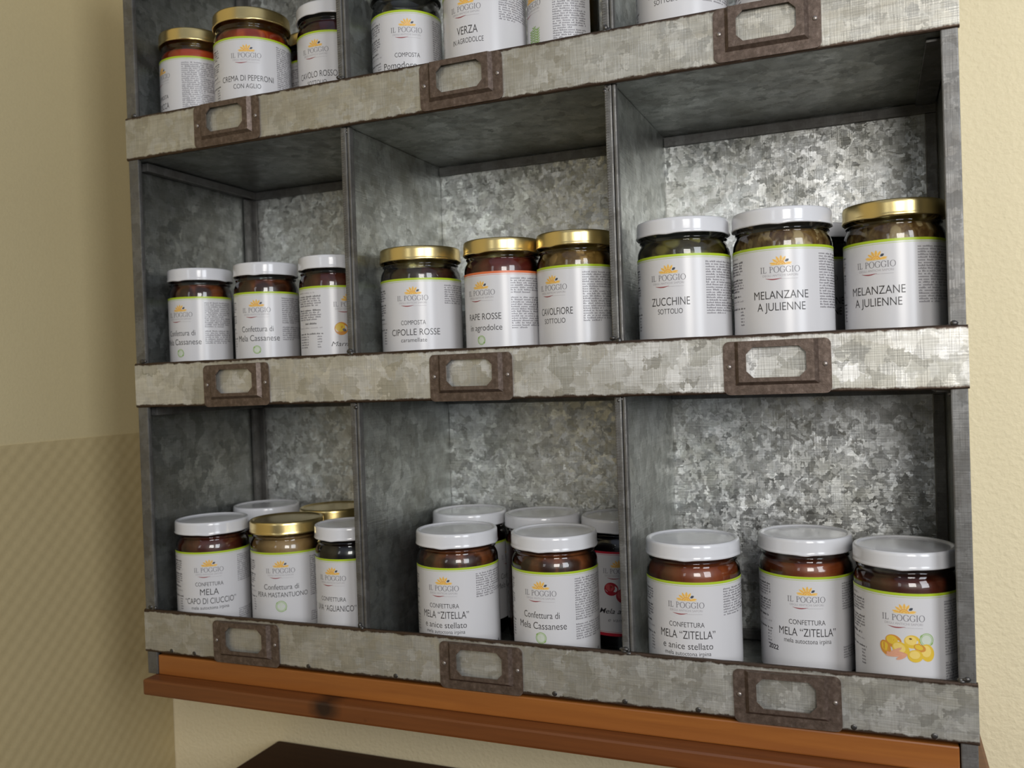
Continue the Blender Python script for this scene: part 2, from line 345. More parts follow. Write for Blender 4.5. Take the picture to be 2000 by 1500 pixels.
class Print:
    """ink laid on a label: flat millimetres (s to the right of the label's middle line, t down from its top edge) wrapped round the jar"""
    def __init__(self, bm, r, ztop): self.bm, self.r, self.zt = bm, r, ztop
    def P(self, s, t, lay=1):
        rr = self.r + 0.00004 + 0.00003*lay; a = -PI/2 + (s*0.001)/self.r
        return (rr*math.cos(a), rr*math.sin(a), self.zt - t*0.001)
    def poly(self, pts, ink, lay=1):
        try: f = self.bm.faces.new([self.bm.verts.new(self.P(s, t, lay)) for s, t in pts])
        except ValueError: return
        f.material_index = IX[ink]
    def mesh(self, vs, fs, ink, lay=1):
        bv = [self.bm.verts.new(self.P(s, t, lay)) for s, t in vs]
        for f in fs:
            try: q = self.bm.faces.new([bv[i] for i in f])
            except ValueError: continue
            q.material_index = IX[ink]
    def strip(self, s0, s1, t0, t1, ink, lay=1, step=1.5):
        n = max(1, int(abs(s1-s0)/step)); 
        for i in range(n):
            a, b_ = s0+(s1-s0)*i/n, s0+(s1-s0)*(i+1)/n
            self.poly([(a, t1), (b_, t1), (b_, t0), (a, t0)], ink, lay)
    def ell(self, s, t, a, b_, rot, ink, lay=1, n=20):
        cR, sR = math.cos(rot), math.sin(rot)
        pts = [(s+a*math.cos(q)*cR-b_*math.sin(q)*sR, t+a*math.cos(q)*sR+b_*math.sin(q)*cR) for q in [2*PI*i/n for i in range(n)]]
        vs = [(s, t)]+pts; self.mesh(vs, [(0, 1+(i+1) % n, 1+i) for i in range(n)], ink, lay)
    def ring(self, s, t, a, w, ink, lay=1, n=28, a0=0.0, a1=2*PI):
        for i in range(n):
            p, q = a0+(a1-a0)*i/n, a0+(a1-a0)*(i+1)/n
            self.poly([(s+a*math.cos(p), t-a*math.sin(p)), (s+a*math.cos(q), t-a*math.sin(q)), (s+(a-w)*math.cos(q), t-(a-w)*math.sin(q)), (s+(a-w)*math.cos(p), t-(a-w)*math.sin(p))][::-1], ink, lay)
    def text(self, st, s, t, cap, width=None, ink='ink', shear=0.0, align='C', bold=-0.004, lay=1):
        vs, fs, w = text_tris(st, shear, bold)
        kx = cap if width is None else width/w
        tot = w*kx; s0 = s - tot/2 if align == 'C' else s
        self.mesh([(s0+v[0]*kx, t-v[1]*cap) for v in vs], fs, ink, lay)
    def line(self, s0, s1, t, xh, rnd, fill=1.0, ink='grey'):
        s = s0; end = s0+(s1-s0)*fill
        while s < end-0.5:
            for _ in range(rnd.randint(2, 9)):
                w = 0.52
                if s+w > end: break
                h = xh*(1.45 if rnd.random() < 0.28 else 1.0)
                self.poly([(s, t), (s+w, t), (s+w, t-h), (s, t-h)], ink)
                s += 0.86
            s += rnd.uniform(0.55, 1.5)
    def serif(self, st, s, t, cap, ink='grey'):
        """thin roman capitals: I L P O G"""
        adv = {'I': 0.42, 'L': 0.68, 'P': 0.70, 'O': 0.98, 'G': 0.95, ' ': 0.42}
        tot = sum(adv[c] for c in st); k = cap; x = s - tot*k/2
        def rect(x0, x1, y0, y1): self.poly([(x+x0*k, t-y0*k), (x+x1*k, t-y0*k), (x+x1*k, t-y1*k), (x+x0*k, t-y1*k)], ink)
        def arc(cx_, cy_, rx, ry, wx, wy, a0, a1, n=20):
            for i in range(n):
                p, q = a0+(a1-a0)*i/n, a0+(a1-a0)*(i+1)/n
                f = lambda A, ax, ay: (x+(cx_+ax*math.cos(A))*k, t-(cy_+ay*math.sin(A))*k)
                self.poly([f(p, rx-wx, ry-wy), f(p, rx, ry), f(q, rx, ry), f(q, rx-wx, ry-wy)], ink)
        for c in st:
            if c in 'ILP':
                rect(0.12, 0.235, 0, 1); rect(0.02, 0.33, 0, 0.05); rect(0.02, 0.33, 0.95, 1.0)
                if c == 'L': rect(0.235, 0.58, 0, 0.06); rect(0.54, 0.60, 0, 0.24)
                if c == 'P': arc(0.235, 0.735, 0.40, 0.265, 0.11, 0.05, -PI/2, PI/2, 12)
            if c == 'O': arc(0.47, 0.5, 0.45, 0.53, 0.12, 0.055, 0, 2*PI, 26)
            if c == 'G':
                arc(0.47, 0.5, 0.45, 0.53, 0.12, 0.055, 0.6, 2*PI-0.55, 22); rect(0.72, 0.82, 0.06, 0.42); rect(0.58, 0.92, 0.39, 0.43); rect(0.79, 0.83, 0.68, 0.95)
            x += adv[c]*k
    def emblem(self, k=1.0):
        """half sunflower with one dark leaf, lettering and a swash underneath"""
        cx_, cy_ = 0.6, 13.0
        for i, a in enumerate([10, 36, 62, 88, 115, 142, 169]):
            if i == 1: ink, ln, wd = 'leafd', 5.0, 0.95
            else: ink, ln, wd = 'yellow', (7.6 if i in (0, 6) else 6.9), 0.98
            r0 = 2.3 if i != 1 else 3.6
            A = math.radians(a); dx, dy = math.cos(A), math.sin(A)
            pts = []
            for q, wv in ((0, 0.12), (0.3, 0.85), (0.55, 1.0), (0.8, 0.6), (1.0, 0.0)):
                pts.append((r0+(ln-r0)*q if i != 1 else r0+(ln+1.6-r0)*q, wd*wv))
            up_ = [(cx_+dx*r-dy*w, cy_-(dy*r+dx*w)*0.92) for r, w in pts]; dn = [(cx_+dx*r+dy*w, cy_-(dy*r-dx*w)*0.92) for r, w in pts[:-1]]
            self.poly((up_+dn[::-1])[::-1], ink, 1)
            if i != 1:
                up_ = [(cx_+dx*r-dy*w*0.35, cy_-(dy*r+dx*w*0.35)*0.92) for r, w in pts]; dn = [(cx_+dx*r+dy*w*0.35, cy_-(dy*r-dx*w*0.35)*0.92) for r, w in pts[:-1]]
                self.poly((up_+dn[::-1])[::-1], 'orange', 2)
        for a, ink in ((3.1, 'orange'), (2.3, 'yellow'), (1.7, 'orange'), (1.0, 'yellow')):
            pts = [(cx_+a*math.cos(q), cy_-a*0.85*math.sin(q)) for q in [PI*i/14 for i in range(15)]]
            self.poly(pts, ink, 3 if a > 3 else 4 if a > 2 else 5 if a > 1.5 else 6)
        self.strip(-6.2, 7.6, 12.9, 13.25, 'yellow', 2)
        self.serif('IL POGGIO', 0, 18.3, 4.1, 'grey')
        self.text('DEGLI ANTICHI SAPORI', 0, 20.9, 1.55, 23.4, 'pale', 0, 'C', 0.0)
        n = 16
        for i in range(n):
            q0, q1 = i/n, (i+1)/n
            f = lambda q: (-9.8+11.0*q, 22.0+0.75*math.sin(q*PI*1.1)*0.9+0.35*q, 0.35*math.sin(PI*q)+0.05)
            a, b_ = f(q0), f(q1)
            self.poly([(a[0], a[1]+a[2]), (b_[0], b_[1]+b_[2]), (b_[0], b_[1]-b_[2]), (a[0], a[1]-a[2])], 'wine')
        self.strip(0.5, 11.6, 22.55, 22.75, 'pale', 1)
    def badge(self, s, t, rad):
        self.ell(s, t, rad, rad, 0, 'paleg', 1, 26); self.ring(s, t, rad, 0.45, 'green', 2); self.ring(s, t, rad*0.78, 0.25, 'green', 2)
        d = math.radians(38); L, w = rad*1.05, rad*0.17
        c_, s_ = math.cos(d), math.sin(d)
        self.poly([(s-L*c_-w*s_, t-L*s_+w*c_), (s+L*c_-w*s_, t+L*s_+w*c_), (s+L*c_+w*s_, t+L*s_-w*c_), (s-L*c_+w*s_, t-L*s_-w*c_)], 'green', 3)
    def apple(self, s, t, a, b_, rot, c1, c2, lay):
        self.ell(s, t, a, b_, rot, c1, lay); self.ell(s-a*0.16, t-b_*0.18, a*0.70, b_*0.66, rot, c2, lay+1)

def fruit_yellow(p):
    p.apple(-6.5, 32.2, 5.2, 4.3, 0.2, 'apo', 'apy', 1); p.apple(-11.6, 37.2, 3.4, 5.0, -0.35, 'apo', 'apo', 3); p.ell(-11.9, 36.4, 2.2, 3.2, -0.35, 'apy', 4)
    p.apple(5.0, 31.6, 5.0, 4.4, 0.1, 'apy', 'apy2', 1); p.ell(4.0, 29.6, 0.9, 0.6, 0.2, 'brn', 6)
    p.apple(-2.0, 36.8, 5.6, 4.4, 0.5, 'apy', 'apy2', 5); p.apple(14.0, 38.6, 4.4, 5.8, -0.2, 'apy', 'apy2', 3); p.apple(9.5, 35.4, 3.8, 2.4, 0.4, 'apo', 'apy', 5)
    p.apple(6.6, 40.8, 4.7, 4.1, 0.0, 'apy', 'apy', 8); p.ell(6.3, 40.0, 3.2, 2.6, 0, 'apy2', 10)
    for s, t, a, b_, r in ((-5.6, 38.6, 4.8, 1.1, -0.55), (-2.6, 39.6, 4.6, 1.2, 0.15), (-6.4, 41.3, 5.2, 1.2, -0.12), (-1.6, 42.2, 3.6, 1.1, -0.5), (-9.0, 41.0, 2.2, 1.1, 0.5)):
        p.ell(s, t, a, b_, r, 'skin', 9)
    p.badge(13.8, 30.2, 4.4)
def fruit_peach(p):
    p.apple(-7, 37, 6.0, 5.6, 0, 'apo', 'apy', 1); p.apple(4, 32, 5.8, 5.4, 0, 'apo', 'apy', 3); p.apple(7, 40, 5.6, 5.0, 0, 'apo', 'apy', 5); p.ell(-4.5, 38.2, 1.8, 1.2, 0.5, 'grey', 7)
    p.text('Marmellata', 0, 52, 4.2, 32, 'ink', 0.3)
def fruit_apple(p):
    p.apple(-6.5, 31.5, 6.2, 5.6, 0, 'apr', 'apr', 1); p.ell(-7.8, 30.2, 3.6, 3.0, 0.3, 'apr2', 2); p.ell(-6.0, 29.4, 0.9, 0.7, 0, 'brn', 3)
    p.apple(4.5, 37, 7.0, 6.4, 0, 'apr', 'apr2', 4); p.ell(9.5, 30.5, 4.2, 4.0, 0, 'apr', 1)
    p.text('Mela annurca', 2, 52.2, 4.6, 40, 'ink', 0.35, 'C', 0.006); p.text('e vaniglia', 0, 59, 3.3, 20, 'grey', 0.35)
def herb_art(p):
    for k, (s, t) in enumerate([(1, 44), (5, 42), (9, 44)]):
        p.strip(s-0.35, s+0.35, t-9, t+7, 'green', 1)
        for q in range(8):
            for sg in (-1, 1): p.ell(s+sg*1.3, t-8+q*1.9, 1.5, 0.45, sg*-0.7, 'green', 2, 8)
    p.badge(10, 52, 4.0); p.apple(-2, 57, 6, 4, 0.2, 'skin', 'skin', 1)

def stamp(p): p.text('2022', -26.5, 55.5, 3.6, 9.5, 'ink', 0.1, 'C', 0.02)
def label_mesh(jar, D, key, stripe='lime', lines=(), art=None, seed=0, badge=None, right_para=((0, 21),), show_left=True, top=0.0862, bot=0.0150, bottom_stripe=False):
    r = D/2*0.985 + 0.00025
    bm = bmesh.new(); rnd = random.Random(seed)
    A = math.radians(108); n = 90; cor = 0.0018
    H = top-bot
    cols = []
    for i in range(n+1):
        a = -A + 2*A*i/n; s = abs(a)*r; edge = A*r - s
        ins = cor - math.sqrt(max(0, cor*cor-(cor-edge)**2)) if edge < cor else 0
        zs = [bot+ins, bot+H/3, bot+2*H/3, top-ins]
        cols.append([bm.verts.new((r*math.cos(a-PI/2), r*math.sin(a-PI/2), z)) for z in zs])
    for a_, b_ in zip(cols[:-1], cols[1:]):
        for q in range(3): bm.faces.new((a_[q], b_[q], b_[q+1], a_[q+1]))
    p = Print(bm, r, top)
    mmA = A*r*1000; deg = r*1000*PI/180
    p.strip(-mmA+0.1, mmA-0.1, 0.0, 1.75, stripe); p.strip(-mmA, mmA, 2.55, 2.8, stripe)
    if bottom_stripe:
        hh = H*1000; p.strip(-mmA+0.1, mmA-0.1, hh-2.6, hh, stripe); p.strip(-mmA, mmA, hh-3.6, hh-3.3, stripe)
    p.emblem()
    for ln in lines: p.text(*ln[:4], **(ln[4] if len(ln) > 4 else {}))
    if art: art(p)
    if badge: p.badge(*badge)
    # small print on the right and the left
    s0, s1 = 46.5*deg, 99*deg
    for t0, nl in right_para:
        for i in range(nl):
            p.line(s0, s1, 6.5+t0+i*1.82, 0.82, rnd, 1.0 if (i+1) % 8 and i < nl-1 else rnd.uniform(0.45, 0.8))
    p.strip(82*deg, 97*deg, 66.3, 66.7, 'grey'); p.poly([(86*deg, 65), (91*deg, 65), (88.5*deg, 62.5)], 'grey')
    if show_left:
        s0, s1 = -100*deg, -47.5*deg
        t = 6.0
        p.line(s0, s1, t, 0.8, rnd, 0.8, 'pale'); t += 3.2
        for i in range(5): p.line(s0, s1, t, 0.95, rnd, 1 if i < 4 else 0.9, 'ink' if i == 0 else 'grey'); t += 1.95
        t += 2.2
        for i in range(5): p.line(s0, s1, t, 0.95, rnd, 1 if i < 4 else 0.85, 'ink' if i == 0 else 'grey'); t += 1.95
        t += 1.8; p.line(s0+9, s1-3, t, 1.1, rnd, 1, 'ink'); t += 3.4
        p.line(s0, s1+1, t, 0.75, rnd, 1, 'pale'); t += 5.2
        p.line(s0, s1+1.5, t, 0.9, rnd, 1, 'ink'); t += 2.4
        for i in range(5):
            p.line(s0, s0+13, t, 0.85, rnd); p.line(s1-4, s1, t, 0.85, rnd); t += 2.25
    o = link_bm('label', bm, INKS, jar)
    for q in o.data.polygons:
        q.use_smooth = q.material_index == 0
    return o

LIDB, LIDT = 0.1015, 0.1127
def lid_mesh(D, mt, parent):
    R_ = D/2; bm = bmesh.new()
    prof = [(R_*0.955, LIDB+0.0006), (R_*0.985, LIDB-0.0002), (R_*1.0, LIDB+0.0002), (R_*1.004, LIDB+0.0009), (R_*0.997, LIDB+0.0017), (R_*0.992, LIDB+0.0026), (R_*0.990, LIDT-0.0026),
            (R_*0.984, LIDT-0.0012), (R_*0.970, LIDT-0.0003), (R_*0.95, LIDT), (R_*0.91, LIDT-0.0001), (R_*0.895, LIDT-0.0006), (R_*0.885, LIDT-0.0011), (R_*0.84, LIDT-0.0012), (R_*0.80, LIDT-0.0010), (R_*0.4, LIDT-0.0009), (0, LIDT-0.0009)]
    n = 72; lathe(bm, prof, n)
    # the rolled rim dips a little at each closing lug
    for v in bm.verts:
        if v.co.z < LIDB+0.0020:
            a = math.atan2(v.co.y, v.co.x); v.co.z -= 0.0007*max(0, math.cos(4*a))**6
    return link_bm('lid', bm, mt, parent, True)
def glass_mesh(D, parent):
    R_ = D/2; k = 0.985
    prof = [(0, 0.0025), (R_*0.55, 0.0022), (R_*0.78, 0.0004), (R_*0.84, 0.0), (R_*0.92, 0.0012), (R_*0.965, 0.0045), (R_*k, 0.010), (R_*k, 0.030), (R_*k, 0.060), (R_*k, 0.0885), (R_*0.978, 0.0908), (R_*0.955, 0.0932),
            (R_*0.925, 0.0950), (R_*0.905, 0.0962), (R_*0.905, 0.0972), (R_*0.935, 0.0980), (R_*0.935, 0.0990), (R_*0.90, 0.0998), (R_*0.895, 0.1035), (R_*0.895, 0.1100)]
    bm = bmesh.new(); lathe(bm, prof, 72); return link_bm('glass_body', bm, GLASS, parent, True)
def food_mesh(D, kind, fill, parent):
    R_ = D/2; g = 0.0016
    prof = [(R_*0.9-g, 0.004), (R_*0.94-g, 0.0055), (R_*0.985-g, 0.011), (R_*0.985-g, 0.0880), (R_*0.978-g, 0.0903), (R_*0.955-g, 0.0926), (R_*0.925-g, 0.0944), (R_*0.90-g, 0.0958), (R_*0.885-g, 0.0998), (R_*0.88-g, 0.1045)]
    pr = [(0, 0.004)]
    for r, z in prof:
        if z >= fill: break
        pr.append((r, z))
    rl = pr[-1][0]; pr += [(rl-0.001, fill), (rl*0.6, fill+0.0006), (0, fill+0.0006)]
    bm = bmesh.new(); lathe(bm, pr, 56); return link_bm('contents', bm, FOOD[kind], parent, True)

FLOORZ = {1: 0.260, 2: 0.040, 3: -0.193}
def jar(row, D, X, Y, phi, lid, kind, text, fill=0.0975, **lab):
    j = empty('preserve_jar', (X, Y, FLOORZ[row]+ZO+0.0002))
    # label middle turned by phi from the direction towards the camera
    toward = math.atan2(CAM.y-Y, CAM.x-X)
    j.rotation_euler = (0, 0, toward + PI/2 + math.radians(phi))
    glass_mesh(D, j); food_mesh(D, kind, fill, j)
    lid_mesh(D, {'white': LID_WHITE, 'gold': LID_GOLD, 'tin': LID_STEEL}[lid], j)
    label_mesh(j, D, kind, seed=int(X*1000)+row*7919, **lab)
    tag(j, text, 'jar', {1: 'preserve jars on the upper shelf', 2: 'preserve jars on the middle shelf', 3: 'preserve jars on the bottom shelf'}[row])
    return j

# ------------------------------------------------------------------ room
DEPTH = 0.1698; WB = 0.176; XL = -0.142
bm = bmesh.new(); box(bm, XL-0.1, 2.2, WB, WB+0.1, 0, 2.4); tag(link_bm('wall_back', bm, WALL_BACK), 'cream rough plastered wall behind the metal cabinet', 'wall', None, 'structure')
bm = bmesh.new(); box(bm, XL-0.1, XL, -2.6, WB, 0, 2.4); tag(link_bm('wall_left', bm, WALL_LEFT), 'smooth beige papered side wall left of the cabinet', 'wall', None, 'structure')
bm = bmesh.new(); box(bm, XL, XL+0.0012, -2.6, WB-0.0005, 0, ZO-0.006); tag(link_bm('trim_1', bm, DADO), 'embossed beige wallpaper on the lower part of the left wall', 'wallpaper', None, 'structure')
bm = bmesh.new(); box(bm, XL-0.1, 2.2, -2.6, WB+0.1, -0.06, 0); tag(link_bm('floor', bm, FLOOR_M), 'stone floor', 'floor', None, 'structure')

# ------------------------------------------------------------------ pine wall shelf and dark table under it
shelf = empty('wall_shelf', (0, 0, ZO)); tag(shelf, 'orange-brown stained pine wall shelf carrying the metal cabinet', 'shelf')
bm = bmesh.new(); box(bm, 0.0075, 0.688, -0.0145, WB-0.0005, -0.2327, -0.2183, 0.0022); link_bm('board', bm, WOOD, shelf)
bm = bmesh.new(); box(bm, 0.0122, 0.6694, 0.0005, 0.020, -0.2182+ZO, -0.2004+ZO, 0.0012)
tag(link_bm('wooden_plank', bm, PLANK), 'orange stained plank on edge under the cabinet, between its two feet', 'plank')

table = empty('side_table', (0, 0, 0)); tag(table, 'dark brown wooden table top standing against the wall under the pine shelf', 'table')
tz = -0.3475+ZO
bm = bmesh.new(); box(bm, 0.010, 0.95, -0.22, WB-0.004, tz-0.024, tz, 0.002); link_bm('tabletop', bm, DARKWOOD, table)
bm = bmesh.new(); box(bm, 0.05, 0.91, -0.18, -0.16, tz-0.11, tz-0.0245, 0.001); box(bm, 0.05, 0.91, 0.12, 0.14, tz-0.11, tz-0.0245, 0.001); link_bm('apron', bm, DARKWOOD, table)
for x in (0.03, 0.885):
    for y in (-0.20, 0.115):
        bm = bmesh.new(); box(bm, x, x+0.045, y, y+0.045, 0.0, tz-0.0245, 0.003); link_bm('leg', bm, DARKWOOD, table)

# ------------------------------------------------------------------ the galvanised cabinet
cab = empty('pigeonhole_cabinet', (0, 0, ZO))
tag(cab, 'galvanised metal pigeonhole cabinet with nine compartments standing on the pine shelf', 'cabinet')
W = 0.68; XD = (0.2301, 0.4546)
ROWS = {1: (0.2520, 0.4765), 2: (0.0265, 0.2520), 3: (-0.1979, 0.0265)}
RAILZ = [(0.2520, 0.2907), (0.0265, 0.0668), (-0.1979, -0.1589)]
TOP = 0.4765; BOT = -0.2182
# side panels: sheet, folded front edge, foot
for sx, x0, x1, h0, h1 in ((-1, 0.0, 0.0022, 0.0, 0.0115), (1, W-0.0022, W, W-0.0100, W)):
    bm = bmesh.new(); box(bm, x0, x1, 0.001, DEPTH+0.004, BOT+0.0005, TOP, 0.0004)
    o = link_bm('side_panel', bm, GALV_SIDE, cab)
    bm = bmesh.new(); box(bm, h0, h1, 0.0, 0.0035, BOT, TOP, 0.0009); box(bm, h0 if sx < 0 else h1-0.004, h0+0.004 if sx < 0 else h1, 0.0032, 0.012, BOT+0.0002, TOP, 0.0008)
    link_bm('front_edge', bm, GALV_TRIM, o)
# back sheet
bm = bmesh.new(); box(bm, 0.0024, W-0.0024, DEPTH, DEPTH+0.0015, -0.1975, TOP); link_bm('back_panel', bm, GALV_BACK, cab)
# shelf plates (each runs the whole width): top plate and three floors
for z0, z1 in ((0.2524, FLOORZ[1]), (0.0270, FLOORZ[2]), (-0.1975, FLOORZ[3])):
    bm = bmesh.new(); box(bm, 0.0024, W-0.0024, 0.0022, DEPTH-0.0004, z0, z1, 0.0003); link_bm('shelf_plate', bm, GALV_WALL, cab)
bm = bmesh.new(); box(bm, -0.001, W+0.001, -0.001, DEPTH+0.004, TOP+0.0002, TOP+0.004, 0.0006); link_bm('top_panel', bm, GALV_WALL, cab)
# dividers with a rolled, knurled front edge
for row in (1, 2, 3):
    z0 = FLOORZ[row]+0.0002; z1 = ROWS[row][1]+(0.0002 if row != 1 else 0)
    if row == 3: z1 = 0.0268
    for x in XD:
        bm = bmesh.new(); box(bm, x-0.0026, x+0.0026, 0.007, DEPTH-0.0004, z0, z1, 0.0003)
        o = link_bm('divider', bm, GALV_WALL, cab)
        bm = bmesh.new(); box(bm, x-0.0042, x+0.0012, 0.0022, 0.0085, z0, z1, 0.0011); box(bm, x+0.0016, x+0.0042, 0.0028, 0.0090, z0, z1, 0.0009)
        k = 0
        z = z0+0.02
        while z < z1-0.004:      # knurling of the pressed bead
            box(bm, x-0.0036, x-0.0012, 0.0019, 0.0024, z, z+0.0009); z += 0.0019
        link_bm('front_edge', bm, GALV_TRIM, o)
# angle flanges round the back of each compartment
for row in (1, 2, 3):
    lo, hi = FLOORZ[row], ROWS[row][1]
    xs = [0.0024, XD[0]-0.0026, XD[0]+0.0026, XD[1]-0.0026, XD[1]+0.0026, W-0.0024]
    for c in range(3):
        a, b_ = xs[2*c]+0.0003, xs[2*c+1]-0.0003
        bm = bmesh.new()
        box(bm, a, b_, DEPTH-0.0036, DEPTH-0.0006, hi-0.0086, hi-0.0002, 0.0006)      # along the ceiling
        link_bm('back_flange', bm, GALV_TRIM, cab)
        bm = bmesh.new(); box(bm, a, b_, DEPTH-0.0036, DEPTH-0.0006, lo+0.0004, lo+0.0090, 0.0006)      # along the floor
        link_bm('back_flange', bm, GALV_TRIM, cab)
        if c == 0:
            bm = bmesh.new(); box(bm, a, a+0.0075, DEPTH-0.0034, DEPTH-0.0006, lo+0.0092, hi-0.0088, 0.0006); box(bm, a, a+0.0030, DEPTH-0.0150, DEPTH-0.0030, lo+0.0092, hi-0.0088, 0.0006); link_bm('corner_flange', bm, GALV_TRIM, cab)
            bm = bmesh.new(); box(bm, a+0.0006, a+0.0080, 0.012, DEPTH-0.0040, hi-0.0080, hi-0.0004, 0.0006); link_bm('side_flange', bm, GALV_TRIM, cab)
        if c == 2:
            bm = bmesh.new(); box(bm, b_-0.0085, b_, DEPTH-0.0034, DEPTH-0.0006, lo+0.0092, hi-0.0088, 0.0006); link_bm('corner_flange', bm, GALV_TRIM, cab)
            bm = bmesh.new(); box(bm, b_-0.0150, b_-0.0006, 0.013, DEPTH-0.0040, hi-0.0022, hi-0.0004, 0.0005); link_bm('side_flange', bm, GALV_TRIM, cab)
# front rails
RAILM = []
for i, (z0, z1) in enumerate(RAILZ):
    mt = galvanized('galvanized_rail', ((0.46, 0.445, 0.39), (0.48, 0.47, 0.42), (0.48, 0.47, 0.42))[i], ((0.60, 0.59, 0.54), (0.80, 0.795, 0.77), (0.62, 0.61, 0.57))[i], (0.27, 0.23, 0.15), (62, 48, 62)[i], 0.72, 0.36, 0.10, (0.55, 0.4, 0.5)[i], (0.32, 0.32, 0.32)[i], (z0, z1), (0.3, 1, 1.8))
    bm = bmesh.new()
    n = 60
    prof = [(0.0014, z0), (-0.0004, z0), (-0.0012, z0+0.0009), (-0.0012, z1-0.0011), (-0.0004, z1), (0.0016, z1+0.0002), (0.0016, z1-0.0011), (0.0004, z1-0.0018), (0.0004, z0+0.0016), (0.0014, z0+0.0012)]
    rings = []
    rnd = random.Random(i+3)
    for q in range(n+1):
        x = -0.0008 + (W+0.0016)*q/n; jz0 = rnd.uniform(-0.00022, 0.00022); jz1 = rnd.uniform(-0.00018, 0.00018); jy = rnd.uniform(-0.00012, 0.00012)
        rings.append([bm.verts.new((x, y+jy, z+(jz0 if z < (z0+z1)/2 else jz1))) for y, z in prof])
    for a, b_ in zip(rings[:-1], rings[1:]):
        for k in range(len(prof)):
            j = (k+1) % len(prof); bm.faces.new((a[k], b_[k], b_[j], a[j]))
    bm.faces.new(rings[0]); bm.faces.new(rings[-1][::-1])
    bmesh.ops.recalc_face_normals(bm, faces=bm.faces[:])
    o = link_bm('front_rail', bm, mt, cab)
    # dull spot-weld dots along the bottom edge
    if i == 2:
        for x in [0.030, 0.056, 0.083, 0.178, 0.262, 0.345, 0.398, 0.452, 0.505, 0.607, 0.655]:
            bm = bmesh.new(); bmesh.ops.create_icosphere(bm, subdivisions=2, radius=1, matrix=Matrix.Translation((x, -0.0012, z0+0.0032)) @ Matrix.Diagonal((0.0021, 0.0005, 0.0019, 1)))
            link_bm('weld_spot', bm, WELD, o, True)
# weld beads where rails meet uprights
for (z0, z1) in RAILZ:
    for x in (0.0085, XD[0]-0.001, XD[1]-0.001, W-0.0075):
        bm = bmesh.new()
        rnd = random.Random(int(x*1e4+z1*1e4))
        for q in range(4):
            bmesh.ops.create_icosphere(bm, subdivisions=2, radius=1, matrix=Matrix.Translation((x+rnd.uniform(-0.003, 0.003), 0.0005+rnd.uniform(-0.0006, 0.001), z1+rnd.uniform(-0.0012, 0.0022))) @ Matrix.Diagonal((rnd.uniform(0.0016, 0.003), 0.0016, rnd.uniform(0.0014, 0.0024), 1)))
        link_bm('weld_bead', bm, WELD, cab, True)
        if z0 > -0.1:
            bm = bmesh.new()
            for q in range(3):
                bmesh.ops.create_icosphere(bm, subdivisions=2, radius=1, matrix=Matrix.Translation((x+rnd.uniform(-0.003, 0.003), 0.0032+rnd.uniform(-0.0004, 0.001), z0-0.002+rnd.uniform(-0.0022, 0.0008))) @ Matrix.Diagonal((rnd.uniform(0.0014, 0.0026), 0.0014, rnd.uniform(0.0014, 0.0022), 1)))
            link_bm('weld_bead', bm, WELD, cab, True)

# stamped label holders
def holder_mesh():
    bm = bmesh.new()
    w, h, rad = 0.0350, 0.0183, 0.0042
    O_ = []
    for cx_, cz_, a0 in ((w-rad, h-rad, 0), (-w+rad, h-rad, 90), (-w+rad, -h+rad, 180), (w-rad, -h+rad, 270)):
        for q in range(6):
            a = math.radians(a0+18*q); O_.append((cx_+rad*math.cos(a), cz_+rad*math.sin(a)))
    U1 = [(0.0272, h-0.0004), (-0.0272, h-0.0004), (-0.0272, -0.0118), (0.0272, -0.0118)]
    U2 = [(0.0245, h-0.0004), (-0.0245, h-0.0004), (-0.0245, -0.0096), (0.0245, -0.0096)]
    wx, zt, zb, ch = 0.0194, 0.0138, -0.0068, 0.0045
    Wn = [(wx, zt-ch), (wx-ch, zt), (-wx+ch, zt), (-wx, zt-ch), (-wx, zb+ch), (-wx+ch, zb), (wx-ch, zb), (wx, zb+ch)]
    y1, y2, yb = -0.0011, -0.0040, 0.0
    def fill(outer, hole, y):
        pts = [Vector((x, z, 0)) for x, z in outer]; hp = [Vector((x, z, 0)) for x, z in hole]
        tris = tessellate_polygon([pts, hp]); al = pts+hp
        vs = [bm.verts.new((p.x, y, p.y)) for p in al]
        for t in tris:
            try: bm.faces.new([vs[i] for i in t])
            except ValueError: pass
    def wall(loop, ya, yb_, loop2=None):
        l2 = loop2 or loop; a = [bm.verts.new((x, ya, z)) for x, z in loop]; b_ = [bm.verts.new((x, yb_, z)) for x, z in l2]; n = len(loop)
        for i in range(n): bm.faces.new((a[i], a[(i+1) % n], b_[(i+1) % n], b_[i]))
    fill(O_, U1, y1); wall(O_, y1, yb); wall(U1, y1, y2, U2); fill(U2, Wn, y2); wall(Wn, y2, y2+0.0011)
    bmesh.ops.remove_doubles(bm, verts=bm.verts[:], dist=1e-6)
    bmesh.ops.recalc_face_normals(bm, faces=bm.faces[:])
    return bm
bm = holder_mesh(); me_h = bpy.data.meshes.new('label_holder'); bm.to_mesh(me_h); bm.free(); me_h.materials.append(RUST)
bm = bmesh.new(); bmesh.ops.create_uvsphere(bm, u_segments=14, v_segments=8, radius=1, matrix=Matrix.Diagonal((0.0016, 0.0009, 0.0016, 1)))
me_r = bpy.data.meshes.new('rivet'); bm.to_mesh(me_r); bm.free(); me_r.materials.append(RIVET)
for p in me_r.polygons: p.use_smooth = True
for zc in (0.2713, 0.0442, -0.1808):
    for xc in (0.1140, 0.3380, 0.5650):
        o = bpy.data.objects.new('label_holder', me_h); COL.objects.link(o); o.parent = cab
        o.location = (xc, -0.0013, zc); o.rotation_euler = (0, random.uniform(-0.012, 0.012), 0)
        for sx in (-1, 1):
            r_ = bpy.data.objects.new('rivet', me_r); COL.objects.link(r_); r_.parent = o; r_.location = (sx*0.0311, -0.0013, 0.001)

